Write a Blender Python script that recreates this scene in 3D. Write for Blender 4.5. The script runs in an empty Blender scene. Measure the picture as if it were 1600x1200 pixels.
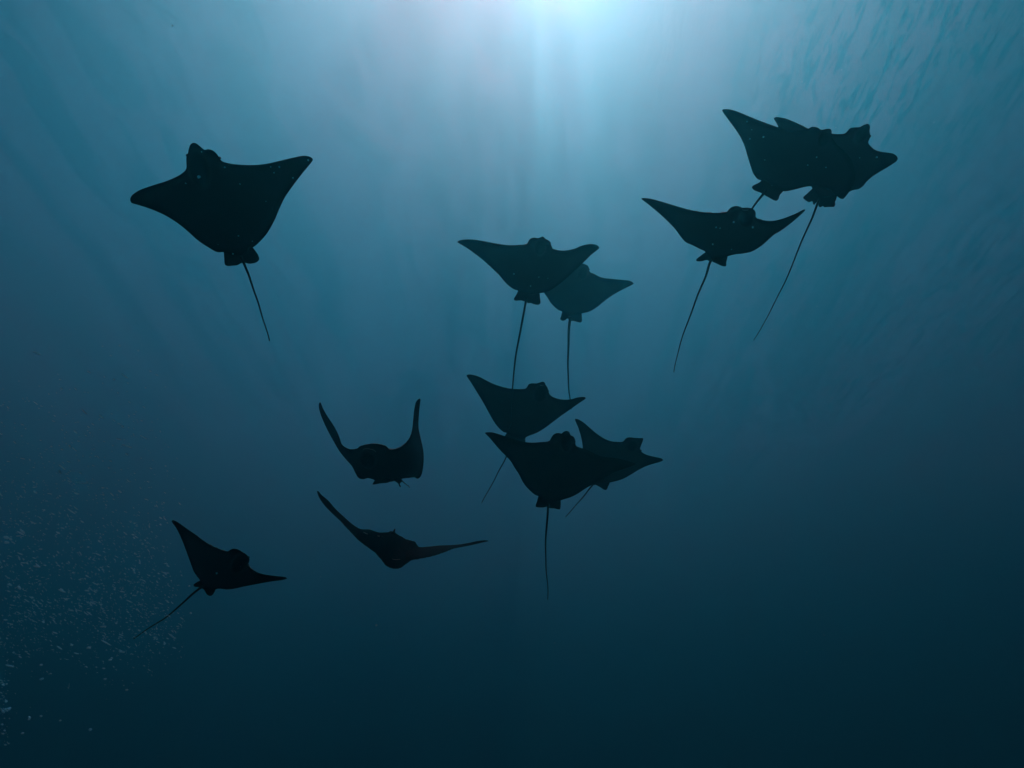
import bpy, math, random
import numpy as np
from mathutils import Vector, Matrix, geometry
random.seed(7); rng = np.random.default_rng(7)
sc = bpy.context.scene; COL = sc.collection
R = math.radians
# ================================================================ camera
FPX = 1000.0                     # focal length in pixels of a 1600 px wide frame
PITCH = R(35.9)                  # the lens looks up towards the surface
DEPTH = 84.17                     # metres of water above the lens
cd = bpy.data.cameras.new('camera'); cam = bpy.data.objects.new('camera', cd)
COL.objects.link(cam); sc.camera = cam
cd.sensor_width = 36; cd.lens = 36 * FPX / 1600; cd.clip_start = .05; cd.clip_end = 6000
cam.location = (0, 0, -DEPTH); cam.rotation_euler = (R(90) + PITCH, 0, 0)
# ================================================================ sky, sun, exposure
SUN_EL, SUN_AZ = R(79.5), R(9.5)
w = bpy.data.worlds.new('World'); sc.world = w; w.use_nodes = True
wt = w.node_tree; bg = wt.nodes['Background']
sky = wt.nodes.new('ShaderNodeTexSky'); sky.sky_type = 'NISHITA'; sky.sun_disc = False
sky.sun_elevation = SUN_EL; sky.sun_rotation = SUN_AZ
wt.links.new(sky.outputs[0], bg.inputs[0]); bg.inputs[1].default_value = 0.09924
sd = bpy.data.lights.new('sun', 'SUN'); sd.energy = 5; sd.angle = R(.6); sd.color = (1,.94,.82)
sun = bpy.data.objects.new('sun', sd); COL.objects.link(sun)
sdir = Vector((math.sin(SUN_AZ) * math.cos(SUN_EL), math.cos(SUN_AZ) * math.cos(SUN_EL), math.sin(SUN_EL)))
sun.rotation_euler = sdir.to_track_quat('Z', 'Y').to_euler(); sun.location = (0, 60, 40)
vs = sc.view_settings
vs.view_transform = 'Standard'; vs.look = 'None'; vs.gamma = 1; vs.exposure = -.62; vs.use_curve_mapping = False
sc.cycles.volume_bounces = 2
sc.cycles.use_denoising = True
# ================================================================ materials
def new_mat(name):
    m = bpy.data.materials.new(name); m.use_nodes = True; t = m.node_tree
    for n in list(t.nodes): t.nodes.remove(n)
    return m, t, t.nodes.new('ShaderNodeOutputMaterial')
def nd(t, ty, ins=None, **kw):
    n = t.nodes.new(ty)
    for k, v in kw.items(): setattr(n, k, v)
    for k, v in (ins or {}).items():
        if isinstance(v, bpy.types.NodeSocket): t.links.new(v, n.inputs[k])
        else: n.inputs[k].default_value = v
    return n
def mapped(t, scale, rot=0.0, loc=(0, 0, 0)):
    tc = nd(t, 'ShaderNodeTexCoord')
    return nd(t, 'ShaderNodeMapping', {'Vector': tc.outputs['Object'], 'Scale': scale, 'Rotation': (0, 0, rot), 'Location': loc}).outputs[0]
def link_obj(name, me, parent=None):
    o = bpy.data.objects.new(name, me); COL.objects.link(o)
    if parent is not None: o.parent = parent
    return o
# ================================================================ the water: surface, body of water, sea floor
def water_skin():
    m, t, o = new_mat('water_skin')
    # ripples focus the light into shafts: the skin lets more or less of it straight through
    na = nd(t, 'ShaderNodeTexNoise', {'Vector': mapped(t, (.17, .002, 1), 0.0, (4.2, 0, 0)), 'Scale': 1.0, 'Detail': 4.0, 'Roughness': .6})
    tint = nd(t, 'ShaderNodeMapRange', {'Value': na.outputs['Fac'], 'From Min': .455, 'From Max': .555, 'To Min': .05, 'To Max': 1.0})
    # shading of ripples painted into the transmission as thin dark streaks, in patches
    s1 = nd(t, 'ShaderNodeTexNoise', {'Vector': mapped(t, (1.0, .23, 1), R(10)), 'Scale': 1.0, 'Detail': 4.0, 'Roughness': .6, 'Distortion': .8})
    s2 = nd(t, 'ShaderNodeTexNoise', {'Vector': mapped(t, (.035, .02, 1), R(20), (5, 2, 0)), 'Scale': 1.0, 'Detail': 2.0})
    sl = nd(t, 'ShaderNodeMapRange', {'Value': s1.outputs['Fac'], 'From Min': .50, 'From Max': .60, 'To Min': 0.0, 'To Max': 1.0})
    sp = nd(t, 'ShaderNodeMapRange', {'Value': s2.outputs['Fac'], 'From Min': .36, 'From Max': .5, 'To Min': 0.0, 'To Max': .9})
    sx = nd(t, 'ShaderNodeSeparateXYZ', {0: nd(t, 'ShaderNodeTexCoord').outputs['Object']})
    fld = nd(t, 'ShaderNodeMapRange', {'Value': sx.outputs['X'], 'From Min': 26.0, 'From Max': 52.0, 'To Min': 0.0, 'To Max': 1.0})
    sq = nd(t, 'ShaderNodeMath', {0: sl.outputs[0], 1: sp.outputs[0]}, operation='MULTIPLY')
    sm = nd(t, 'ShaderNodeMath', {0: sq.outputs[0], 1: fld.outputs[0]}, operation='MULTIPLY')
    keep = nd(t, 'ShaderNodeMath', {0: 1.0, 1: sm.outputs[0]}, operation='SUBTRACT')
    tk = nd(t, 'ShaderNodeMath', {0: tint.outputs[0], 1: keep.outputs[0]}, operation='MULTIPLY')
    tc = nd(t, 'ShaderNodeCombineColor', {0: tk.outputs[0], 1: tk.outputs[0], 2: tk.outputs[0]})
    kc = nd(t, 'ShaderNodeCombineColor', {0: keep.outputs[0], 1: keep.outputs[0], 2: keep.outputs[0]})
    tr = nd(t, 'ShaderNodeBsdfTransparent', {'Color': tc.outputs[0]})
    # short wind ripples in patches, long crests
    r1 = nd(t, 'ShaderNodeTexNoise', {'Vector': mapped(t, (.55, .16, 1), R(8)), 'Scale': 1.0, 'Detail': 5.0, 'Roughness': .62, 'Distortion': .6})
    r2 = nd(t, 'ShaderNodeTexNoise', {'Vector': mapped(t, (.09, .05, 1), R(-20)), 'Scale': 1.0, 'Detail': 3.0})
    pm = nd(t, 'ShaderNodeTexNoise', {'Vector': mapped(t, (.02, .012, 1), R(30), (3, 9, 0)), 'Scale': 1.0, 'Detail': 2.0})
    pk = nd(t, 'ShaderNodeMapRange', {'Value': pm.outputs['Fac'], 'From Min': .4, 'From Max': .62, 'To Min': .15, 'To Max': 1.0})
    a = nd(t, 'ShaderNodeMath', {0: r1.outputs['Fac'], 1: pk.outputs[0]}, operation='MULTIPLY')
    b = nd(t, 'ShaderNodeMath', {0: r2.outputs['Fac'], 1: 2.5}, operation='MULTIPLY')
    h = nd(t, 'ShaderNodeMath', {0: a.outputs[0], 1: b.outputs[0]}, operation='ADD')
    bp = nd(t, 'ShaderNodeBump', {'Strength': 1.0, 'Distance': .7, 'Height': h.outputs[0]})
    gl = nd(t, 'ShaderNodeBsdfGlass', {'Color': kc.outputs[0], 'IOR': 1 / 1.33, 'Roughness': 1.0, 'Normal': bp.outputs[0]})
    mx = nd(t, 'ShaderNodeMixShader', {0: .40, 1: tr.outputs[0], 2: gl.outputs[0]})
    t.links.new(mx.outputs[0], o.inputs[0]); return m
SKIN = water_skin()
n = 420
u = np.linspace(-1, 1, n); xs = 900 * np.sinh(2.6 * u) / np.sinh(2.6)
X, Y = np.meshgrid(xs, xs + 60)
fade = np.clip(1 - np.hypot(X, Y - 60) / 700, 0, 1)
Z = np.zeros_like(X)
for k in range(26):
    L = 6 * 1.16 ** k * rng.uniform(.9, 1.1); th = R(rng.normal(-8, 38)); ph = rng.uniform(0, 6.28)
    if L > 120: break
    Z += fade * .0055 * L ** .95 * np.sin(2 * math.pi / L * (X * math.cos(th) + Y * math.sin(th)) + ph)
idx = np.arange(n * n).reshape(n, n)
fa = np.stack([idx[:-1, :-1].ravel(), idx[:-1, 1:].ravel(), idx[1:, 1:].ravel(), idx[1:, :-1].ravel()], 1)
me = bpy.data.meshes.new('water_surface')
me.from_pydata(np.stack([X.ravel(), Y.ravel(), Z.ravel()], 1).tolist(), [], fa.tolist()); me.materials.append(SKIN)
me.polygons.foreach_set('use_smooth', [True] * len(me.polygons))
link_obj('water_surface', me)['kind'] = 'structure'
def slab(name, lo, hi, m):
    v = [(x, y, z) for x in (lo[0], hi[0]) for y in (lo[1], hi[1]) for z in (lo[2], hi[2])]
    f = [(0, 1, 3, 2), (4, 6, 7, 5), (0, 4, 5, 1), (2, 3, 7, 6), (0, 2, 6, 4), (1, 5, 7, 3)]
    me = bpy.data.meshes.new(name); me.from_pydata(v, [], f); me.materials.append(m)
    return link_obj(name, me)
m, t, o = new_mat('sea_floor_sand')
nz = nd(t, 'ShaderNodeTexNoise', {'Vector': mapped(t, (.05, .05, .05)), 'Scale': 1.0, 'Detail': 8.0})
cr = nd(t, 'ShaderNodeMixRGB', {0: nz.outputs['Fac'], 1: (.05, .05, .045, 1), 2: (.16, .15, .12, 1)})
t.links.new(nd(t, 'ShaderNodeBsdfDiffuse', {'Color': cr.outputs[0]}).outputs[0], o.inputs[0])
FLOOR = -DEPTH - 110
slab('sea_floor', (-1000, -1000, FLOOR - 5), (1000, 1000, FLOOR), m)['kind'] = 'structure'
m, t, o = new_mat('sea_water')
pv = nd(t, 'ShaderNodeVolumePrincipled', {'Density': .035, 'Anisotropy': .82, 'Color': (.055,.545,.645,1), 'Absorption Color': (.18,.11,.34,1)})
t.links.new(pv.outputs[0], o.inputs['Volume'])
hz = slab('haze', (-880, -880, FLOOR - 6), (880, 880, -4.0), m); hz['kind'] = 'stuff'
# ================================================================ eagle rays
CR, CU, CB = Vector((1, 0, 0)), Vector((0, -math.sin(PITCH), math.cos(PITCH))), Vector((0, -math.cos(PITCH), -math.sin(PITCH)))
CAMP = np.array((0, 0, -DEPTH)); CM = np.array([CR, CU, CB]).T      # columns: right, up, back
def place(px, py, z):
    """world points at distance z (metres along the view axis) seen at px, py"""
    px, py, z = np.broadcast_arrays(np.asarray(px, float), np.asarray(py, float), np.asarray(z, float))
    c = np.stack([(px - 800) / FPX * z, -(py - 600) / FPX * z, -z], -1)
    return c @ CM.T + CAMP

def skin(name, c0, c1, rough, spots=False, rim=None, spec=.15):
    m, t, o = new_mat(name)
    nz = nd(t, 'ShaderNodeTexNoise', {'Vector': mapped(t, (1, 1, 1)), 'Scale': 5.0, 'Detail': 6.0, 'Roughness': .65})
    c = nd(t, 'ShaderNodeMixRGB', {0: nz.outputs['Fac'], 1: c0, 2: c1}).outputs[0]
    if spots:
        vo = nd(t, 'ShaderNodeTexVoronoi', {'Vector': mapped(t, (1, 1, 1)), 'Scale': 14.0})
        k = nd(t, 'ShaderNodeMapRange', {'Value': vo.outputs['Distance'], 'From Min': .16, 'From Max': .24, 'To Min': 1.0, 'To Max': 0.0})
        c = nd(t, 'ShaderNodeMixRGB', {0: k.outputs[0], 1: c, 2: (.3, .3, .27, 1)}).outputs[0]
    if rim:
        at = nd(t, 'ShaderNodeAttribute', attribute_name='margin')
        c = nd(t, 'ShaderNodeMixRGB', {0: at.outputs['Fac'], 1: c, 2: rim}).outputs[0]
    bp = nd(t, 'ShaderNodeBump', {'Strength': .25, 'Distance': .01, 'Height': nz.outputs['Fac']})
    p = nd(t, 'ShaderNodeBsdfPrincipled', {'Base Color': c, 'Roughness': rough, 'Normal': bp.outputs[0]})
    p.inputs['Specular IOR Level'].default_value = spec
    t.links.new(p.outputs[0], o.inputs[0]); return m
BELLY = skin('ray_belly', (.13, .135, .14, 1), (.2, .205, .21, 1), .6, rim=(.03, .033, .036, 1))   # pale belly, dusky margin
BACK = skin('ray_back', (.012, .014, .018, 1), (.03, .033, .04, 1), .55, True)
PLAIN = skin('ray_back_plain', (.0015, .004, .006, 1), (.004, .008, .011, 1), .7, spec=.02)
FIN = skin('ray_fin', (.02, .022, .026, 1), (.05, .052, .056, 1), .6)
LIP_MARK = skin('ray_lip_mark', (.35, .34, .32, 1), (.5, .48, .45, 1), .5)
m_, t_, o_ = new_mat('ray_eye')
t_.links.new(nd(t_, 'ShaderNodeBsdfPrincipled', {'Base Color': (.01, .01, .012, 1), 'Roughness': .12}).outputs[0], o_.inputs[0])
EYE = m_

def smooth_loop(P, step, extra=None):
    """closed curve through the points: centripetal-ish Catmull-Rom, resampled about every step px"""
    P = np.asarray(P, float); n = len(P); out = []
    for i in range(n):
        p0, p1, p2, p3 = P[i - 1], P[i], P[(i + 1) % n], P[(i + 2) % n]
        L = np.hypot(*(p2 - p1)[:2]); k = max(1, int(round(L / step)))
        # limit tangents so that short segments beside long ones do not overshoot
        t1 = (p2 - p0) / max(1e-6, np.hypot(*(p1 - p0)[:2]) + L) * L
        t2 = (p3 - p1) / max(1e-6, np.hypot(*(p3 - p2)[:2]) + L) * L
        for j in range(k):
            s = j / k; s2, s3 = s * s, s * s * s
            out.append((2*s3-3*s2+1)*p1 + (s3-2*s2+s)*t1 + (-2*s3+3*s2)*p2 + (s3-s2)*t2)
    return np.array(out)
def inside(poly, x, y):
    r = np.zeros(x.shape, bool); n = len(poly)
    for i in range(n):
        x1, y1 = poly[i - 1][:2]; x2, y2 = poly[i][:2]
        c = (y1 > y) != (y2 > y)
        with np.errstate(divide='ignore', invalid='ignore'):
            r ^= c & (x < (x2 - x1) * (y - y1) / (y2 - y1 + 1e-12) + x1)
    return r
def edge_dist(B, x, y):
    d = np.full(x.shape, 1e9)
    for i in range(len(B)):
        d = np.minimum(d, (x - B[i][0]) ** 2 + (y - B[i][1]) ** 2)
    return np.sqrt(d)
def bilin(G, x0, y0, st, x, y):
    fx, fy = (x - x0) / st, (y - y0) / st
    ix = np.clip(fx.astype(int), 0, G.shape[1] - 2); iy = np.clip(fy.astype(int), 0, G.shape[0] - 2)
    a, b = fx - ix, fy - iy
    return (G[iy, ix]*(1-a) + G[iy, ix+1]*a)*(1-b) + (G[iy+1, ix]*(1-a) + G[iy+1, ix+1]*a)*b

def sheet(name, outline, depth, parent, origin, T, top, bot, lobes=(), step=2.2, off=None, power=.6, dorsal=1.1, ventral=.45):
    """a closed, swollen skin over an outline. depth(x, y) gives the mid surface; the camera-side face is the belly.
    off: per-outline-point depth offsets, spread over the inside as a soap film."""
    P = np.asarray(outline, float)
    if off is not None: P = np.column_stack([P, np.asarray(off, float)])
    B = smooth_loop(P, step)
    x0, y0 = B[:, 0].min() - 3 * step, B[:, 1].min() - 3 * step
    nx = int((B[:, 0].max() - x0) / step) + 4; ny = int((B[:, 1].max() - y0) / step) + 4
    gx, gy = np.meshgrid(x0 + step * np.arange(nx), y0 + step * np.arange(ny))
    ins = inside(B, gx, gy)
    U = np.zeros(gx.shape); O = np.zeros(gx.shape)
    if off is not None:
        for iy in range(ny):
            d = (gx[iy][:, None] - B[None, :, 0]) ** 2 + (gy[iy][:, None] - B[None, :, 1]) ** 2
            O[iy] = B[d.argmin(1), 2]
    for k in range(1200):
        V = np.zeros_like(U); V[1:-1, 1:-1] = .25 * (U[:-2, 1:-1] + U[2:, 1:-1] + U[1:-1, :-2] + U[1:-1, 2:] + 1)
        U = np.where(ins, V, 0)
        if off is not None:
            V = O.copy(); V[1:-1, 1:-1] = .25 * (O[:-2, 1:-1] + O[2:, 1:-1] + O[1:-1, :-2] + O[1:-1, 2:]); O = np.where(ins, V, O)
    U /= U.max()
    jx = gx + rng.uniform(-.12, .12, gx.shape) * step; jy = gy + rng.uniform(-.12, .12, gx.shape) * step
    ok = ins & (edge_dist(B, jx, jy) > .6 * step)
    ix, iy = jx[ok], jy[ok]; nb = len(B)
    px = np.concatenate([B[:, 0], ix]); py = np.concatenate([B[:, 1], iy])
    vs2 = [Vector((a, -b)) for a, b in zip(px, py)]
    vo, _, tri, ov, _, _ = geometry.delaunay_2d_cdt(vs2, [], [list(range(nb))], 1, 1e-5)
    nv = len(vo); src = np.array([o_[0] if len(o_) else 0 for o_ in ov])
    px = np.array([v.x for v in vo]); py = np.array([-v.y for v in vo])
    edge = np.zeros(nv, bool); edge[[i for i, o_ in enumerate(ov) if any(q < nb for q in o_)]] = True
    u = np.clip(bilin(U, x0, y0, step, px, py), 0, 1)
    z = depth(px, py) + (bilin(O, x0, y0, step, px, py) if off is not None else 0)
    mid = place(px, py, z)
    tri = np.array(tri)
    a, b, c = mid[tri[:, 0]], mid[tri[:, 1]], mid[tri[:, 2]]
    fn = np.cross(b - a, c - a); N_ = np.zeros((nv, 3))
    for q in range(3): np.add.at(N_, tri[:, q], fn)
    N_ /= np.linalg.norm(N_, axis=1)[:, None] + 1e-12
    if (N_ * (CAMP - mid)).sum() < 0: N_ *= -1; tri = tri[:, ::-1]
    h = T * u ** power; hv = h * ventral; hd = h * dorsal
    for (cx, cy, ra, rb, ang, H) in lobes:
        ca, sa = math.cos(R(ang)), math.sin(R(ang))
        dx, dy = px - cx, py - cy
        q = ((dx * ca + dy * sa) / ra) ** 2 + ((-dx * sa + dy * ca) / rb) ** 2
        near = np.clip(u * 5, 0, 1)
        hv = hv + H * np.clip(1 - q, 0, 1) ** .8 * near
        hd = hd + .3 * abs(H) * np.clip(1 - q, 0, 1) * near
    hv[edge] = 0; hd[edge] = 0
    front = mid + N_ * hv[:, None]; back = mid - N_ * hd[:, None]
    remap = np.where(edge, np.arange(nv), nv + np.cumsum(~edge) - 1)
    V = np.concatenate([front, back[~edge]]) - np.array(origin)
    F = np.concatenate([tri, remap[tri][:, ::-1]])
    me = bpy.data.meshes.new(name); me.from_pydata(V.tolist(), [], F.tolist())
    me.materials.append(top); me.materials.append(bot)
    me.polygons.foreach_set('use_smooth', [True] * len(me.polygons))
    me.polygons.foreach_set('material_index', [0] * len(tri) + [1] * len(tri))
    mg = np.clip(1 - (u - .03) / .30, 0, 1) ** 1.3
    for (cx, cy, ra, rb, ang, H) in lobes[:1]:
        ca, sa = math.cos(R(ang)), math.sin(R(ang)); dx, dy = px - cx, py - cy
        mg = np.maximum(mg, .9 * np.clip((1 - ((dx*ca + dy*sa)/ra)**2 - ((-dx*sa + dy*ca)/rb)**2) * 1.8, 0, 1))
    at = me.attributes.new('margin', 'FLOAT', 'POINT'); at.data.foreach_set('value', np.concatenate([mg, mg[~edge]]).astype(np.float32))
    me.validate(); me.update()
    # a crisp rim: the belly and the back do not share their shading
    ek = np.zeros(len(me.edges) * 2, np.int32); me.edges.foreach_get('vertices', ek); ek = ek.reshape(-1, 2)
    eb = np.zeros(len(V), bool); eb[:nv][edge] = True
    sh = me.attributes.new('sharp_edge', 'BOOLEAN', 'EDGE'); sh.data.foreach_set('value', eb[ek].all(1))
    return link_obj(name, me, parent)

def tube(name, pts, rad, mat, parent, origin, n=8, sub=8):
    """round tapered strand through world points, closed at both ends"""
    pts = [np.array(p) for p in pts]; C_, Rr = [], []
    m_ = len(pts)
    for i in range(m_ - 1):
        p0 = pts[max(0, i-1)]; p1 = pts[i]; p2 = pts[i+1]; p3 = pts[min(m_-1, i+2)]
        for j in range(sub + (i == m_ - 2)):
            s = j / sub
            C_.append(.5*((2*p1)+(p2-p0)*s+(2*p0-5*p1+4*p2-p3)*s*s+(3*p1-p0-3*p2+p3)*s**3))
            Rr.append(rad[i]*(1-s)+rad[i+1]*s)
    C_ = np.array(C_); V, F = [], []
    if name == 'tail':                                   # a living tail is never quite straight
        s_ = np.linspace(0, 1, len(C_)); ph = rng.uniform(0, 6.28, 3); am = np.linalg.norm(C_[-1] - C_[0]) * .006
        for q_, ax_ in enumerate(((1, 0, 0), (0, .6, .8), (0, .8, -.6))):
            C_ += np.outer(am * s_ * (np.sin(9 * s_ + ph[q_]) + .5 * np.sin(23 * s_ + 2 * ph[q_])), ax_)
    up = np.array((.31, .2, .93))
    for i, c in enumerate(C_):
        tdir = C_[min(i+1, len(C_)-1)] - C_[max(i-1, 0)]; tdir /= np.linalg.norm(tdir)
        a = np.cross(tdir, up); a /= np.linalg.norm(a); b = np.cross(tdir, a)
        for k in range(n):
            q = 2*math.pi*k/n; V.append(c + Rr[i]*(math.cos(q)*a + math.sin(q)*b) - origin)
    for i in range(len(C_)-1):
        for k in range(n):
            F.append((i*n+k, i*n+(k+1) % n, (i+1)*n+(k+1) % n, (i+1)*n+k))
    F.append(tuple(range(n))[::-1]); F.append(tuple(range((len(C_)-1)*n, len(C_)*n)))
    me = bpy.data.meshes.new(name); me.from_pydata([v.tolist() for v in V], [], F); me.materials.append(mat)
    me.polygons.foreach_set('use_smooth', [True]*len(me.polygons)); me.update()
    return link_obj(name, me, parent)
def ball(name, c, r, mat, parent, origin, sq=(1, 1, 1)):
    V, F = [], []; a_, b_ = 7, 10
    for i in range(a_ + 1):
        for j in range(b_):
            th, ph = math.pi*i/a_, 2*math.pi*j/b_
            V.append([c[k] - origin[k] + r*sq[k]*v for k, v in enumerate((math.sin(th)*math.cos(ph), math.sin(th)*math.sin(ph), math.cos(th)))])
    for i in range(a_):
        for j in range(b_): F.append((i*b_+j, (i+1)*b_+j, (i+1)*b_+(j+1) % b_, i*b_+(j+1) % b_))
    me = bpy.data.meshes.new(name); me.from_pydata(V, [], F); me.materials.append(mat)
    me.polygons.foreach_set('use_smooth', [True]*len(me.polygons)); me.update()
    return link_obj(name, me, parent)

def T_(o, s, pts): return [(o[0] + s*a, o[1] + s*b) for a, b in pts]
def make_ray(label, d, body, head, rear, tips, tilt, roll=0, bend=.12, lobes=(), fins=(), tail=(), tail_w=(1.6, .45), spines=(),
             eyes=(), mouths_marks=(), dorsal=(), off=None, tail_drift=.0, step=2.2, T=.042, skins=None):
    """head, rear, tips: where the snout, the tail root and both wing tips appear; d: metres away; tilt: how far the head leans to the lens"""
    hx, hy = head; rx, ry = rear; cx, cy = (hx+rx)/2, (hy+ry)/2
    L = math.hypot(hx-rx, hy-ry); ax, ay = (hx-rx)/L, (hy-ry)/L
    (lx, ly), (qx, qy) = tips; S = math.hypot(lx-qx, ly-qy); sx, sy = (qx-lx)/S, (qy-ly)/S
    ta, tb = math.tan(R(tilt)), math.tan(R(roll))
    span = S * d / FPX
    def depth(x, y):
        x = np.asarray(x, float); y = np.asarray(y, float)
        e = ax*(x-cx) + ay*(y-cy); f = sx*(x-cx) + sy*(y-cy)
        z = d / (1 + np.clip((ta*e + tb*f)/FPX, -.5, .9))
        q = f / (S/2)
        # distance across the span, measured square to the body axis, so that the rear stays flat
        return z + bend * span * np.clip(np.abs(q) - .12, 0, 2) ** 1.7
    flat = (lambda x, y: d + 0*np.asarray(x, float)) if off is not None else depth
    org = place(cx, cy, d if off is None else d + .2)
    root = bpy.data.objects.new('eagle_ray', None); root.location = org; COL.objects.link(root)
    root['label'] = label; root['category'] = 'eagle ray'; root['group'] = 'eagle rays swimming in a loose shoal'
    k = d / FPX
    sheet('body', body, flat, root, org, T * span, *(skins or (BELLY, BACK)), [(a, b, c, e, g, h * span) for a, b, c, e, g, h in lobes], step=step, off=off)
    for fpts in fins:
        if len(fpts) == 2 and isinstance(fpts[1], list): pts, o2 = fpts; sheet('pelvic_fin', pts, flat, root, org, .004*span, FIN, FIN, step=1.6, off=o2, power=.5)
        else: sheet('pelvic_fin', fpts, depth, root, org, .004*span, FIN, FIN, step=1.6, power=.5)
    if tail:
        z = [float(depth(*tail[0])) if off is None else d + .34]
        Lt = 0
        for i in range(1, len(tail)):
            z.append(z[-1] + tail_drift * math.hypot(tail[i][0]-tail[i-1][0], tail[i][1]-tail[i-1][1]) * k)
        ws = np.linspace(0, 1, len(tail)); rad = [(tail_w[0]*(1-s)**1.3 + tail_w[1]) * k for s in ws]
        to = tube('tail', [place(x, y, zz) for (x, y), zz in zip(tail, z)], rad, FIN, root, org)
        for s in spines:
            tube('tail_spine', [place(s[0], s[1], z[0]), place((s[0]+s[2])/2, (s[1]+s[3])/2, z[0] + .01), place(s[2], s[3], z[0] + .02)], [.9*k, .8*k, .25*k], FIN, to, (0, 0, 0), n=6, sub=3)
            for ch in to.children: pass
    for e in eyes:
        ball('eye', place(e[0], e[1], (float(depth(e[0], e[1])) if off is None else d) + e[3]), e[2]*k, EYE, root, org)
    for mth in mouths_marks:
        pts, dz, wd = mth
        tube('mouth_or_mark', [place(x, y, (float(depth(x, y)) if off is None else d) + dz) for x, y in pts], [wd*k*.5] + [wd*k]*(len(pts)-2) + [wd*k*.5], LIP_MARK, root, org, n=6, sub=5)
    for dpts, dz in dorsal:
        sheet('dorsal_fin', dpts, lambda x, y: d + dz + 0*x, root, org, .006*span, FIN, FIN, step=1.2, power=.5)
    return root, depth

z1, z4, z5 = ((180, 200), .3), ((700, 350), .24162), ((710, 570), .21875)
zA, zB, zC, zE, zD = ((1120, 160), .14996), ((1250, 180), .13333), ((1000, 300), .1625), ((830, 370), .125), ((710, 365), .1)
zF, zG, zH, zI, zJ, zK = ((720, 580), .125), ((750, 665), .11668), ((880, 645), .11668), ((490, 610), .13333), ((490, 760), .175), ((200, 790), .1833)
z3 = ((980, 280), .26667)
def Q(z, *p): return T_(z[0], z[1], p)
def P1(z, x, y): return Q(z, (x, y))[0]
def LB(z, cx, cy, ra, rb, ang, H):
    a = P1(z, cx, cy); return (a[0], a[1], ra*z[1], rb*z[1], ang, H)

# -- the largest ray, upper left
make_ray('largest dark ray, alone at the upper left, belly showing and snout up', 4.2,
    Q(z1, (78,375),(82,358),(97,342),(130,322),(200,297),(270,275),(320,253),(352,233),(370,212),(371,180),(371,152),(378,137),(384,105),(394,83),(410,77),(425,82),(445,98),(466,114),(481,110),(507,116),(530,136),(545,160),(560,175),(620,188),(700,193),(780,187),(860,170),(940,151),(985,144),(1015,150),(1029,165),(1015,187),(980,230),(930,295),(885,360),(860,410),(830,480),(790,550),(750,595),(722,619),(705,625),(690,652),(655,668),(600,665),(572,647),(530,646),(490,625),(430,585),(380,540),(320,492),(250,450),(180,420),(110,398),(85,390)),
    P1(z1,410,78), P1(z1,660,690), (P1(z1,78,375), P1(z1,1029,165)), 24, bend=-.10,
    lobes=(LB(z1,437,205,62,118,-17,.018), LB(z1,520,170,30,62,-30,.006)),
    fins=(Q(z1,(568,630),(566,655),(568,680),(572,712),(590,719),(612,717),(635,715),(652,706),(668,701),(672,660),(640,620)), Q(z1,(660,630),(664,700),(680,703),(700,707),(735,700),(750,684),(745,662),(732,642),(713,618),(690,600))),
    tail=Q(z1,(655,670),(670,704),(700,780),(735,880),(768,992),(803,1110)), tail_w=(1.5,.9), tail_drift=.5, eyes=((293.2,243,2.6,.06),(343,247,2.4,.1)))
# -- upper right cluster of three
make_ray('ray with long pointed left wing, overlapping the rightmost ray at the upper right', 6.0,
    Q(zA,(55,85),(62,74),(82,70),(130,72),(200,90),(300,130),(400,172),(500,210),(620,252),(720,285),(850,292),(930,288),(958,272),(985,256),(1030,254)) + Q(zB,(178,136),(215,148),(238,166),(258,172),(290,164),(330,158),(360,165),(372,185),(370,215),(378,262),(440,350),(530,430),(600,520),(640,640),(640,760),(600,860),(560,920),(515,975),(490,982),(455,967),(425,940),(330,880),(230,850),(110,835)) + Q(zA,(900,885),(780,915),(690,925),(600,880),(520,830),(460,812),(420,795),(380,740),(350,660),(320,560),(290,460),(250,370),(190,275),(120,180)),
    P1(zB,300,165), P1(zA,520,960), (P1(zA,55,85), P1(zB,500,975)), 38, bend=.06,
    lobes=(LB(zB,285,265,70,115,24,.016),),
    fins=(Q(zA,(520,770),(480,800),(440,835),(380,865),(365,885),(385,912),(440,935),(500,955),(570,930),(600,830)), Q(zA,(500,930),(495,962),(540,990),(590,1018),(622,1025),(640,1010),(660,960),(690,922),(660,840),(560,800),(510,850))),
    tail=[P1(zA,515,905), P1(zA,480,960), P1(zA,425,1030), P1(zA,370,1105), (1166,338), (1150,362)], tail_w=(1.7,1.0), tail_drift=.3,
    spines=((1184,313,1180,320),), eyes=((1297.5,214,2.2,.08),))
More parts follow.
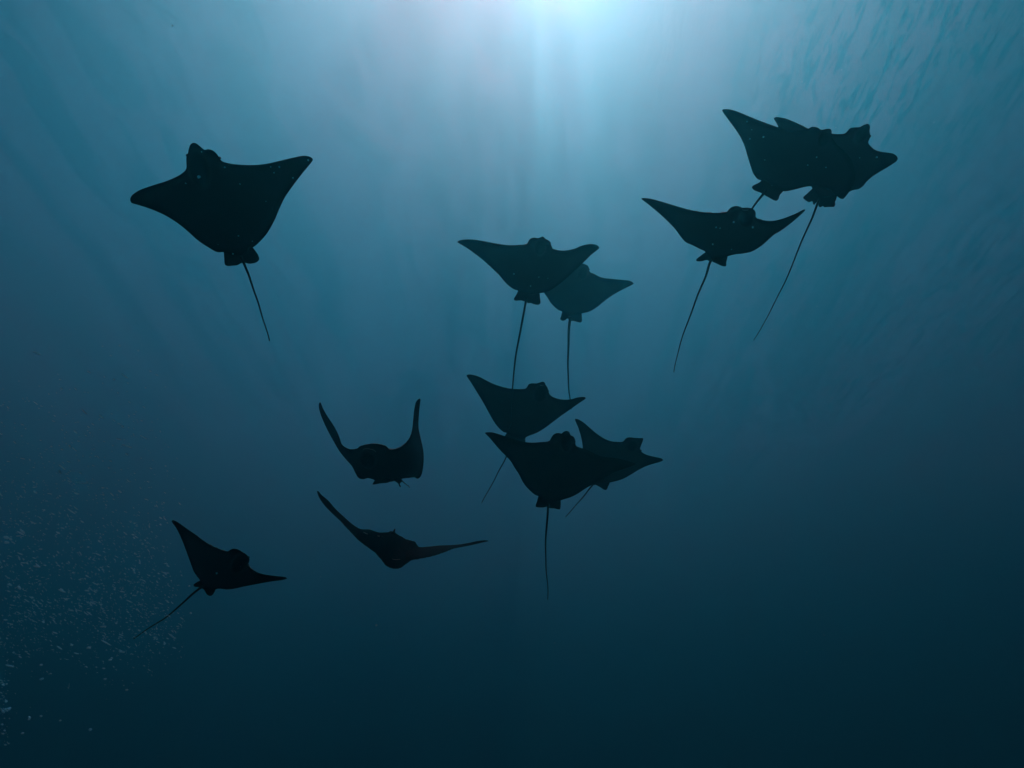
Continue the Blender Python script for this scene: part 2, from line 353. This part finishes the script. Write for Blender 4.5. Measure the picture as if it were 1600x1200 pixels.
make_ray('rightmost ray, blunt right wing tip and square snout, partly behind its neighbour', 6.5,
    Q(zA,(595,172),(600,160),(620,153),(650,155),(720,168),(800,200),(900,245),(960,275),(1050,300)) + Q(zB,(280,212),(380,217),(440,221),(515,217),(535,208),(560,180),(590,151),(640,142),(700,139),(740,117),(790,102),(812,110),(821,140),(815,185),(822,225),(815,275),(800,322),(840,375),(880,405),(950,428),(1030,438),(1090,450),(1130,475),(1146,505),(1135,535),(1080,575),(1000,625),(900,685),(840,725),(780,780),(740,830),(690,865),(620,878),(560,905),(480,930),(420,945),(330,970),(220,960),(150,870)) + Q(zA,(960,800),(880,700),(790,560),(700,400),(640,255),(615,205)),
    P1(zB,790,104), P1(zB,240,1000), (P1(zA,595,170), P1(zB,1146,505)), 36, bend=.08,
    lobes=(LB(zB,730,215,75,135,38,.016), LB(zB,620,200,50,60,30,.006)),
    fins=(Q(zB,(200,830),(150,858),(80,922),(38,965),(68,1000),(108,1018),(145,1008),(152,1040),(168,1050),(192,1020),(235,1015),(290,940),(270,850)), Q(zB,(215,900),(218,1000),(220,1070),(245,1078),(268,1062),(282,1078),(340,1075),(400,1072),(413,1048),(411,1010),(425,990),(428,930),(380,860),(280,850))),
    tail=[P1(zB,230,980), P1(z3,1120,130), P1(z3,1085,222), P1(z3,1030,350), P1(z3,930,590), P1(z3,850,750), P1(z3,738,950)], tail_w=(1.9,.55), tail_drift=.25,
    spines=((1272,332,1268,343),), eyes=((1358.6,213,2.3,.08),))
make_ray('ray with wide swept wings and flat broad head, just below the overlapping upper right pair', 5.4,
    Q(zC,(12,65),(25,58),(50,58),(110,66),(200,90),(300,120),(400,150),(500,176),(600,192),(700,200),(780,198),(830,192),(855,167),(880,145),(920,135),(960,140),(985,152),(1030,150),(1075,158),(1105,180),(1113,205),(1112,244),(1150,262),(1210,275),(1280,276),(1350,262),(1430,235),(1500,205),(1560,174),(1585,168),(1586,180),(1540,225),(1450,300),(1350,375),(1290,410),(1200,490),(1150,530),(1070,575),(1000,590),(900,603),(830,622),(740,640),(660,620),(630,577),(560,540),(500,510),(440,483),(400,440),(340,360),(280,295),(200,220),(100,135),(40,88)),
    P1(zC,1000,148), P1(zC,690,680), (P1(zC,12,65), P1(zC,1586,172)), 48, bend=.10,
    lobes=(LB(zC,1030,235,75,85,10,.02), LB(zC,900,200,45,60,0,.008)),
    fins=(Q(zC,(680,560),(632,578),(600,600),(540,650),(545,664),(590,666),(640,655),(690,668),(760,640),(740,580)), Q(zC,(700,580),(690,660),(740,690),(790,712),(828,712),(830,680),(840,612),(800,580))),
    tail=[P1(zC,710,640), P1(z3,485,490), P1(z3,455,580), P1(z3,400,710), P1(z3,345,870), P1(z3,300,1010), P1(z3,274,1132)], tail_w=(1.9,.6), tail_drift=.3,
    spines=((1104.4,406.8,1100.6,413.6),(1103,424,1101.2,430)), eyes=((1178.5,337,2.0,.05),), mouths_marks=((Q(zC,(978,170),(1000,174),(1022,174),(1042,170)), -.03, 1.0),))  # this strand draws a pale patch on the head top, no mouth
# -- middle pair
make_ray('ray in the upper middle with domed head, right wing overlapping a paler ray', 8.5,
    Q(zD,(45,133),(58,118),(82,105),(150,92),(250,90),(340,98),(450,115),(600,145),(750,170),(880,181),(1000,176),(1130,162),(1150,130),(1175,90),(1210,68),(1260,62),(1310,72),(1345,55),(1376,44),(1405,60),(1425,83),(1470,105),(1505,140),(1512,190),(1530,215)) + Q(zE,(260,142),(330,165),(400,172),(470,165),(550,145),(620,115),(680,98),(740,90),(800,97),(838,115),(850,140),(820,170),(750,225),(690,285),(645,328)) + Q(z4,(815,305),(765,352),(710,397),(660,430),(620,443)) + Q(zD,(1390,925),(1325,932),(1240,960),(1120,950),(1050,925),(980,886),(930,870),(850,815),(770,735),(700,650),(600,555),(500,460),(400,375),(300,300),(200,228),(100,168)),
    P1(zD,1376,44), P1(zD,1120,1040), (P1(zD,45,133), P1(zE,850,140)), 40, bend=.07,
    lobes=(LB(zD,1345,190,92,140,4,.02), LB(zD,1215,120,50,70,0,.008), LB(zD,1465,150,38,60,0,.008)),
    fins=(Q(zD,(1060,850),(1003,880),(970,950),(932,1010),(930,1035),(960,1048),(1040,1045),(1090,1058),(1118,1062),(1150,1000),(1140,880)), Q(zD,(1120,900),(1128,1060),(1155,1088),(1195,1085),(1230,1100),(1290,1112),(1330,1105),(1345,1080),(1338,1000),(1328,925),(1260,850))),
    tail=[P1(zD,1130,1000), P1(z4,505,490), P1(z4,470,680), P1(z4,440,860), P1(z4,418,1060), P1(z5,403,300), P1(z5,401,400), P1(z5,394,440), P1(z5,376,478)], tail_w=(1.4,.7), tail_drift=.02,
    eyes=((860,385,1.8,.05),))
make_ray('pale hazy ray half hidden behind the domed ray in the upper middle', 13.5,
    Q(zE,(60,232),(90,222),(150,240),(300,290),(450,325),(560,335),(600,328),(660,340),(700,355),(722,385),(730,437),(790,465),(850,498),(920,517),(1000,525),(1090,534),(1180,542),(1230,550),(1270,570),(1283,583),(1260,600),(1200,630),(1120,672),(1040,715),(980,755),(900,815),(840,865),(790,900),(720,938),(630,958),(560,985),(480,980),(395,937),(340,915),(290,875),(240,820),(200,755),(165,705),(120,600),(80,480),(60,380),(55,290)),
    P1(zE,690,345), P1(zE,490,1040), (P1(zE,50,250), P1(zE,1283,583)), 38, bend=.08,
    lobes=(LB(zE,650,440,60,90,10,.012),),
    fins=(Q(zE,(450,900),(395,930),(370,1000),(362,1030),(390,1050),(430,1040),(450,1020),(490,1045),(530,960)), Q(zE,(480,930),(490,1050),(515,1050),(560,1060),(610,1072),(632,1060),(635,1020),(626,955),(590,900))),
    tail=[P1(zE,490,1000), P1(z4,781,690), P1(z4,778,850), P1(z4,778,1000), P1(z4,787,1130), (893,640)], tail_w=(1.7,.8), tail_drift=.1,
    spines=((888,506,886.5,513),), eyes=((920,421,1.5,.06),))
# -- lower middle group of three
make_ray('ray crossed by the thin tail of the domed ray above it, near the centre', 9.2,
    Q(zF,(72,60),(75,48),(90,41),(130,42),(220,65),(300,105),(400,155),(500,190),(600,213),(700,222),(800,218),(825,202),(845,167),(880,152),(950,152),(985,140),(1020,130),(1048,140),(1060,172),(1085,205),(1095,247),(1110,290),(1160,325),(1230,348),(1300,355),(1380,350),(1450,330),(1520,320),(1555,324),(1561,343),(1520,370),(1440,425),(1350,490),(1250,560),(1150,635),(1050,710),(950,770),(850,808),(800,830),(700,845),(620,800),(580,768),(540,763),(480,715),(420,640),(350,520),(280,390),(200,260),(120,130)),
    P1(zF,1020,132), P1(zF,680,870), (P1(zF,72,60), P1(zF,1561,335)), 40, bend=.06,
    lobes=(LB(zF,1000,265,88,118,12,.02), LB(zF,880,205,50,50,0,.008)),
    fins=(Q(zF,(640,740),(583,768),(555,805),(555,850),(620,875),(690,880),(730,800)), Q(zF,(660,790),(690,890),(750,900),(805,885),(806,850),(808,812),(770,770))),
    tail=[P1(zF,680,850), (797,700), P1(z5,370,655), P1(z5,300,800), P1(z5,195,985)], tail_w=(1.3,.5), tail_drift=.15,
    eyes=((856,611,1.8,.09),), mouths_marks=((Q(zF,(985,172),(1010,178),(1035,176)), -.04, .5),))
make_ray('dark ray below the centre with tall domed snout and tail hanging straight down', 7.4,
    Q(zG,(65,100),(75,92),(100,89),(160,90),(230,108),(330,140),(420,175),(520,205),(620,222),(720,228),(830,218),(925,208),(950,170),(980,125),(1020,102),(1060,98),(1093,108),(1115,85),(1160,70),(1195,85),(1213,130),(1250,145),(1274,185),(1282,263),(1330,290),(1385,308)) + Q(zH,(330,500),(420,545),(520,585),(620,597),(720,606),(860,640),(940,668),(972,684),(950,700),(860,735),(700,790),(560,870),(420,948),(320,1000),(200,1080),(100,1130),(0,1162)) + Q(zG,(1080,1000),(1000,1040),(900,1050),(820,1000),(790,945),(750,935),(690,890),(620,820),(570,750),(520,650),(460,560),(410,475),(350,410),(280,340),(200,250),(130,165)),
    P1(zG,1160,70), P1(zG,910,1080), (P1(zG,65,100), P1(zH,972,684)), 34, bend=.06,
    lobes=(LB(zG,1155,205,82,135,0,.02), LB(zG,1020,170,55,70,0,.008), LB(zG,1250,200,34,70,0,.008)),
    fins=(Q(zG,(850,900),(785,945),(765,1010),(745,1070),(752,1090),(830,1096),(890,1086),(920,1060),(950,960)), Q(zG,(880,960),(905,1085),(940,1105),(1000,1110),(1040,1120),(1070,1120),(1078,1100),(1079,1000),(1030,930))),
    tail=[P1(zG,905,1040), P1(zG,912,1085), (853.8,830), (852.8,870), (854,905), (856.2,937)], tail_w=(1.8,.6), tail_drift=.2,
    eyes=((897.5,690,1.8,.05),))
make_ray('greyer ray with square head and upright left wing, behind the dark ray below the centre', 9.8,
    Q(zH,(155,90),(165,80),(190,82),(260,120),(350,195),(450,280),(550,345),(640,380),(720,388),(800,385),(835,345),(880,328),(960,335),(1040,339),(1066,338),(1072,352),(1060,395),(1045,430),(1032,500),(1080,545),(1150,572),(1250,595),(1320,612),(1338,635),(1290,660),(1200,685),(1100,720),(1000,770),(900,830),(800,885),(720,912),(620,934),(500,965),(410,960),(340,900),(300,800),(262,640),(266,500),(245,350),(205,210)),
    P1(zH,1010,338), P1(zH,440,980), (P1(zH,158,88), P1(zH,1338,635)), 40, bend=.07,
    lobes=(LB(zH,930,430,70,90,40,.012),),
    fins=(Q(zH,(470,900),(420,945),(500,1000),(545,1028),(580,1030),(600,990),(618,930),(560,880)), Q(zH,(420,860),(340,880),(300,925),(320,955),(400,968),(470,950))),
    tail=[P1(zH,430,940), P1(z5,985,862), P1(z5,900,965), P1(z5,795,1090)], tail_w=(1.4,.5), tail_drift=.3,
    eyes=((1001,704,1.6,.06),))
# -- two rays head-on
bI = [(78,137,.55),(66,150,.6),(61,185,.7),(70,240,.8),(100,330,.85),(160,460,.85),(230,590,.8),(300,710,.7),(380,810,.65),(450,890,.62),(490,970,.62),(525,1025,.62),(580,1042,.62),(635,1028,.6),(690,1040,.6),(740,1062,.6),(880,1072,.6),(1000,1050,.6),(1050,1032,.6),(1110,1026,.6),(1180,1018,.62),(1215,1036,.64),(1250,1015,.66),(1275,950,.68),(1290,820,.75),(1285,700,.8),(1255,560,.85),(1230,430,.8),(1235,270,.7),(1248,150,.6),(1253,102,.5),(1240,95,.48),(1200,135,.45),(1180,220,.4),(1165,350,.35),(1150,480,.28),(1110,580,.2),(1040,650,.12),(980,680,.08),(890,690,.02),(850,655,-.05),(780,632,-.12),(680,625,-.15),(590,640,-.12),(540,655,-.05),(507,683,0),(430,688,.05),(370,665,.1),(330,630,.16),(300,540,.25),(240,420,.35),(160,300,.42),(110,210,.48)]
make_ray('ray swimming head-on with both wings raised in a U', 5.6,
    Q(zI,*[(a,b) for a,b,_ in bI]), P1(zI,680,625), P1(zI,900,1070), (P1(zI,78,137), P1(zI,1253,100)), 0, off=[c*.75 for _,_,c in bI], T=.05, step=1.8,
    lobes=(LB(zI,648,790,92,108,-10,.035), LB(zI,760,680,110,45,5,.01)),
    fins=((Q(zI,(740,1020),(720,1050),(690,1100),(712,1102),(780,1090),(880,1078),(900,1040)), [.41,.43,.49,.49,.45,.41,.38]), (Q(zI,(940,1040),(960,1070),(990,1090),(1003,1120),(1016,1136),(1026,1128),(1012,1095),(1030,1075),(1040,1050),(1020,1030)), [.38,.41,.45,.49,.53,.53,.49,.45,.41,.38])),
    tail=Q(zI,(1010,1040),(1060,1080),(1100,1112),(1126,1140)), tail_w=(.9,.4), tail_drift=4.0,
    eyes=((567.5,716,1.5,-.02),(601,705,1.3,.0)), mouths_marks=((Q(zI,(574,704),(588,690),(618,683),(660,687),(698,698),(732,724)), -.16, .45),))
bJ = [(30,40,.5),(42,42,.48),(70,75,.5),(130,125,.55),(200,205,.58),(280,280,.6),(350,340,.58),(400,372,.5),(430,382,.45),(500,385,.4),(550,402,.42),(590,412,.45),(650,410,.5),(700,407,.5),(740,422,.5),(780,450,.45),(830,480,.4),(870,486,.38),(903,492,.38),(920,515,.4),(940,540,.45),(1020,538,.5),(1120,528,.52),(1220,524,.52),(1300,518,.5),(1380,505,.45),(1460,488,.4),(1530,481,.36),(1563,487,.33),(1520,498,.3),(1430,520,.25),(1330,540,.2),(1250,556,.15),(1160,590,.1),(1050,622,.05),(950,640,0),(870,650,-.05),(830,680,-.12),(790,715,-.2),(750,728,-.24),(690,722,-.24),(640,695,-.2),(600,640,-.1),(550,580,-.02),(480,535,.05),(400,475,.1),(320,395,.16),(240,310,.22),(160,235,.28),(90,160,.35),(45,90,.42)]
make_ray('ray swimming head-on with wings spread in a shallow V, below the U-winged ray', 5.2,
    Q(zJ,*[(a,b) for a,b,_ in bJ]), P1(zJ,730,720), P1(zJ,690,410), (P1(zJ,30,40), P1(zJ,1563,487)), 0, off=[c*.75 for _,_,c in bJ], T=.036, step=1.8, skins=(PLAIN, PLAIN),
    lobes=(LB(zJ,735,655,85,60,0,.02), LB(zJ,720,540,140,100,0,.02), LB(zJ,505,440,90,36,18,.012), LB(zJ,865,520,50,32,30,.012)),
    dorsal=((Q(zJ,(640,415),(668,408),(688,398),(706,402),(722,378),(730,380),(728,410),(745,425),(760,445),(700,440)), .32),),
    eyes=((569.5,834.5,1.5,.0),(595,838,1.6,.0),(641,847,1.3,.0)), mouths_marks=((Q(zJ,(700,648),(735,655),(775,650)), -.24, .3),
      (Q(zJ,(445,408),(462,418),(485,426)), .18, .8), (Q(zJ,(570,440),(585,445),(612,446)), .1, .8)))  # two short strands for whitish marks beside the eyes, no mouths
# -- lower left
make_ray('small dark ray at the lower left, its tail slanting down into the bubbles', 3.8,
    Q(zK,(370,133),(378,124),(392,125),(430,145),(500,195),(580,250),(650,305),(730,350),(800,378),(850,390),(872,376),(905,367),(950,380),(980,403),(1010,418),(1035,450),(1031,485),(1020,502),(1060,545),(1130,578),(1200,592),(1280,602),(1345,610),(1357,622),(1310,635),(1200,650),(1080,672),(980,692),(900,710),(840,715),(770,708),(720,720),(660,700),(620,645),(590,605),(560,560),(530,480),(490,370),(450,270),(410,190)),
    P1(zK,1010,420), P1(zK,640,700), (P1(zK,370,133), P1(zK,1357,622)), 44, bend=.07,
    lobes=(LB(zK,965,480,68,95,30,.018),),
    fins=(Q(zK,(690,600),(640,630),(600,645),(558,675),(565,690),(610,697),(660,715),(720,680)), Q(zK,(660,640),(625,695),(650,720),(670,755),(700,770),(725,757),(748,705),(740,660))),
    tail=[P1(zK,655,680), P1(zK,600,715), P1(zK,500,800), P1(zK,360,920), P1(zK,220,1020), P1(zK,50,1140)], tail_w=(1.5,.75), tail_drift=.02,
    eyes=((388,871,1.9,.07),))
# ================================================================ bubbles and drifting specks
m, t, o = new_mat('bubble_gas')
p1 = nd(t, 'ShaderNodeBsdfTranslucent', {'Color': (.5, .93, 1, 1)})
p2 = nd(t, 'ShaderNodeBsdfPrincipled', {'Base Color': (.5, .93, 1, 1), 'Roughness': .3, 'Metallic': .5})
t.links.new(nd(t, 'ShaderNodeMixShader', {0: .5, 1: p1.outputs[0], 2: p2.outputs[0]}).outputs[0], o.inputs[0])
BUB = m
def blob_verts(seed, seg=6, ring=4):
    r = np.random.default_rng(seed); V = []; F = []
    for i in range(ring + 1):
        for j in range(seg):
            th, ph = math.pi*i/ring, 2*math.pi*j/seg; q = 1 + r.normal()*.08
            x, y, z = math.sin(th)*math.cos(ph)*q, math.sin(th)*math.sin(ph)*q, math.cos(th)*q
            V.append((x + .25*z*z, y, z))
    for i in range(ring):
        for j in range(seg): F.append((i*seg+j, (i+1)*seg+j, (i+1)*seg+(j+1) % seg, i*seg+(j+1) % seg))
    return V, F
def blob(name, seed):
    V, F = blob_verts(seed); me = bpy.data.meshes.new(name); me.from_pydata(V, [], F); me.materials.append(BUB)
    me.polygons.foreach_set('use_smooth', [True]*len(F)); return me
BM = [blob('bubble', i) for i in range(5)]
M3 = Matrix((CR, CU, CB)).transposed()
def pose(x, y, z, ang, rl, rs):
    """ellipsoid with its long axis at ang degrees in the picture plane; radii in px of the photograph"""
    k = z / FPX; q = M3 @ Matrix.Rotation(R(ang), 3, 'Z') @ Matrix.Rotation(R(90), 3, 'Y')
    return Matrix.Translation(Vector(place(x, y, z))) @ (q @ Matrix.Diagonal((rs*k, rs*k, rl*k))).to_4x4()
cand = []
def spray(n, fx, fy, size, ln):
    for _ in range(n):
        x, y = fx(), fy(); s = size * math.exp(rng.normal()*.45)
        ang = -32 + rng.normal()*16; l = s * (1 + abs(rng.normal())*ln)
        cand.append((x, y, rng.uniform(2.2, 6.0), ang, l, s))
def plume(n, size, ln):
    k = 0
    while k < n:
        y = rng.triangular(520, 960, 1130); x = rng.uniform(-20, 290)
        right = np.interp(y, [520, 640, 800, 900, 1000, 1060, 1130], [210, 215, 225, 255, 262, 225, 150])
        wgt = (1 if x < right else math.exp(-(x-right)/30)) * (np.interp(y, [520, 600, 700, 850, 950, 1020, 1080, 1130], [.22, .40, .55, .8, 1, .75, .2, .06]))
        if y < 600 and x < 90: wgt *= .3
        wgt *= .35 + .65 * (.5 + .5 * math.sin(x * .045 + 2.2 * math.sin(y * .021)) * math.cos(y * .05 - x * .02))
        if rng.random() > wgt: continue
        a, b = x, y; k += 1; spray(1, lambda: a, lambda: b, size, ln)
plume(2500, .42, 2.2); plume(180, .72, .9)
spray(240, lambda: rng.normal(218, 30), lambda: rng.normal(950, 34), .42, .6)
spray(60, lambda: abs(rng.normal(0, 6)), lambda: rng.uniform(1062, 1165), .7, .6)
named = [(187,540,2.1,1.0,-40),(216,548,1.9,1.1,-35),(235,580,2.4,.9,-25),(160,541,1.5,.9,-35),(163,589,1.3,1.1,-40),(178,593,1.4,1.4,0),(158,651,2.6,.9,-40),(245,586,3.2,.7,-25),
 (224,683,4.2,.7,-30),(198,710,1.8,1.0,-40),(187,768,2.4,.9,-35),(97,730,4.5,.8,-38),(118,675,2.4,.8,-40),(65,1061,2.4,1.3,15),(64,1039,1.6,1.1,0),(141,1140,1.7,1.5,0),(112,1008,1.6,1.0,0),
 (164,1061,1.6,1.1,0),(198,1078,1.6,1.1,0),(64,1119,1.4,1.1,0),(46,1121,1.7,1.0,-40),(45,1124,1.3,1.0,0),(172,1031,1.8,1.1,0),(139,1012,2.0,1.1,-20),(94,1126,1.2,.9,0),(35,1146,1.5,1.0,0),(13,1108,2.0,1.3,-20)]
for x, y, l, s, a in named:
    if y < 600: l, s = l * .55, s * .5          # high in the column: only fine ones
    cand.append((x, y, rng.uniform(2.4, 3.8), a, l*1.5, s*1.5))
cand.sort(key=lambda c: -(c[4]*c[5]))
for i, c in enumerate(cand[:300]):
    o = link_obj('bubble', BM[i % 5]); o.matrix_world = pose(*c)
    o['category'] = 'bubble'; o['group'] = 'air bubbles drifting at the lower left'
    o['label'] = 'tiny bright silvery air bubble among the others drifting at the lower left'
V, F = [], []
for i, c in enumerate(cand[300:]):
    v, f = blob_verts(i, 5, 3); M4 = pose(*c); b = len(V)
    V += [tuple(M4 @ Vector(q)) for q in v]; F += [tuple(b + q for q in g) for g in f]
me = bpy.data.meshes.new('bubble_cloud'); me.from_pydata(V, [], F); me.materials.append(BUB)
o = link_obj('bubble_cloud', me); o['kind'] = 'stuff'; o['category'] = 'bubbles'
o['label'] = 'cloud of countless fine air bubbles rising at the lower left'
SP = blob('floating_speck', 31)
def specks(pts, z, lab, grp):
    for x, y, s in pts:
        o = link_obj('floating_speck', SP); o.matrix_world = pose(x, y, z + rng.uniform(-.25, .15), rng.uniform(0, 180), s*1.5, s*1.3)
        o['label'] = lab; o['category'] = 'speck'; o['group'] = grp
def QS(z, *p): return [(z[0][0]+z[1]*a, z[0][1]+z[1]*b, s) for a, b, s in p]
specks(QS(z1,(435,255,1.9),(570,205,1.1),(367,288,1.0),(650,292,.9),(855,203,1.2),(810,203,.8),(827,233,.9),(925,260,.9),(1005,168,1.1),(642,562,.9),(714,590,.7),(613,656,.8),(450,124,.7),(536,607,.5),(785,382,.6)), 3.5,
    'tiny white speck floating in front of the large ray at the upper left', 'specks in front of the large ray')
specks(QS(zA,(315,200,.9),(485,360,1.1),(345,380,1.1),(500,600,.6),(365,285,.5)) + QS(zB,(900,492,1.1),(195,492,.8),(305,612,.8),(90,585,.8),(700,500,.6)), 5.1,
    'tiny pale speck floating in front of the overlapping rays at the upper right', 'specks in front of the upper right rays')
specks(QS(zC,(770,348,.8),(732,340,1.0),(900,290,1.2),(1085,340,1.2),(700,503,.9),(880,552,.7)), 4.6,
    'tiny pale speck floating in front of the wide swept ray below the upper right pair', 'specks in front of the swept ray')
specks(QS(zD,(930,630,.9),(1320,680,.7),(1190,820,.7)), 6.8, 'faint speck floating in front of the domed ray in the upper middle', 'specks in front of the upper middle ray')
specks([(338.4,896,1.2)], 3.3, 'tiny pale speck floating in front of the small ray at the lower left', 'speck at the lower left ray')
specks([(588,977,1.2)], 3.0, 'lone bright speck in open water below the V-winged ray', 'lone speck low')
specks([(269,40,.8)], 5.0, 'lone pale speck in open water near the top left edge of the light', 'lone speck high')

V, F = [], []
for i in range(170):
    v, f = blob_verts(500 + i, 5, 3); M4 = pose(rng.uniform(-40, 1640), rng.uniform(-20, 1220), rng.uniform(2.5, 12), rng.uniform(0, 180), abs(rng.normal(.55, .25)) + .2, .38); k = len(V)
    V += [tuple(M4 @ Vector(q)) for q in v]; F += [tuple(k + q for q in g) for g in f]
me = bpy.data.meshes.new('plankton'); me.from_pydata(V, [], F); me.materials.append(BUB)
o = link_obj('plankton', me); o['kind'] = 'stuff'; o['category'] = 'plankton'; o['label'] = 'sparse dust-fine plankton drifting all through the open water'
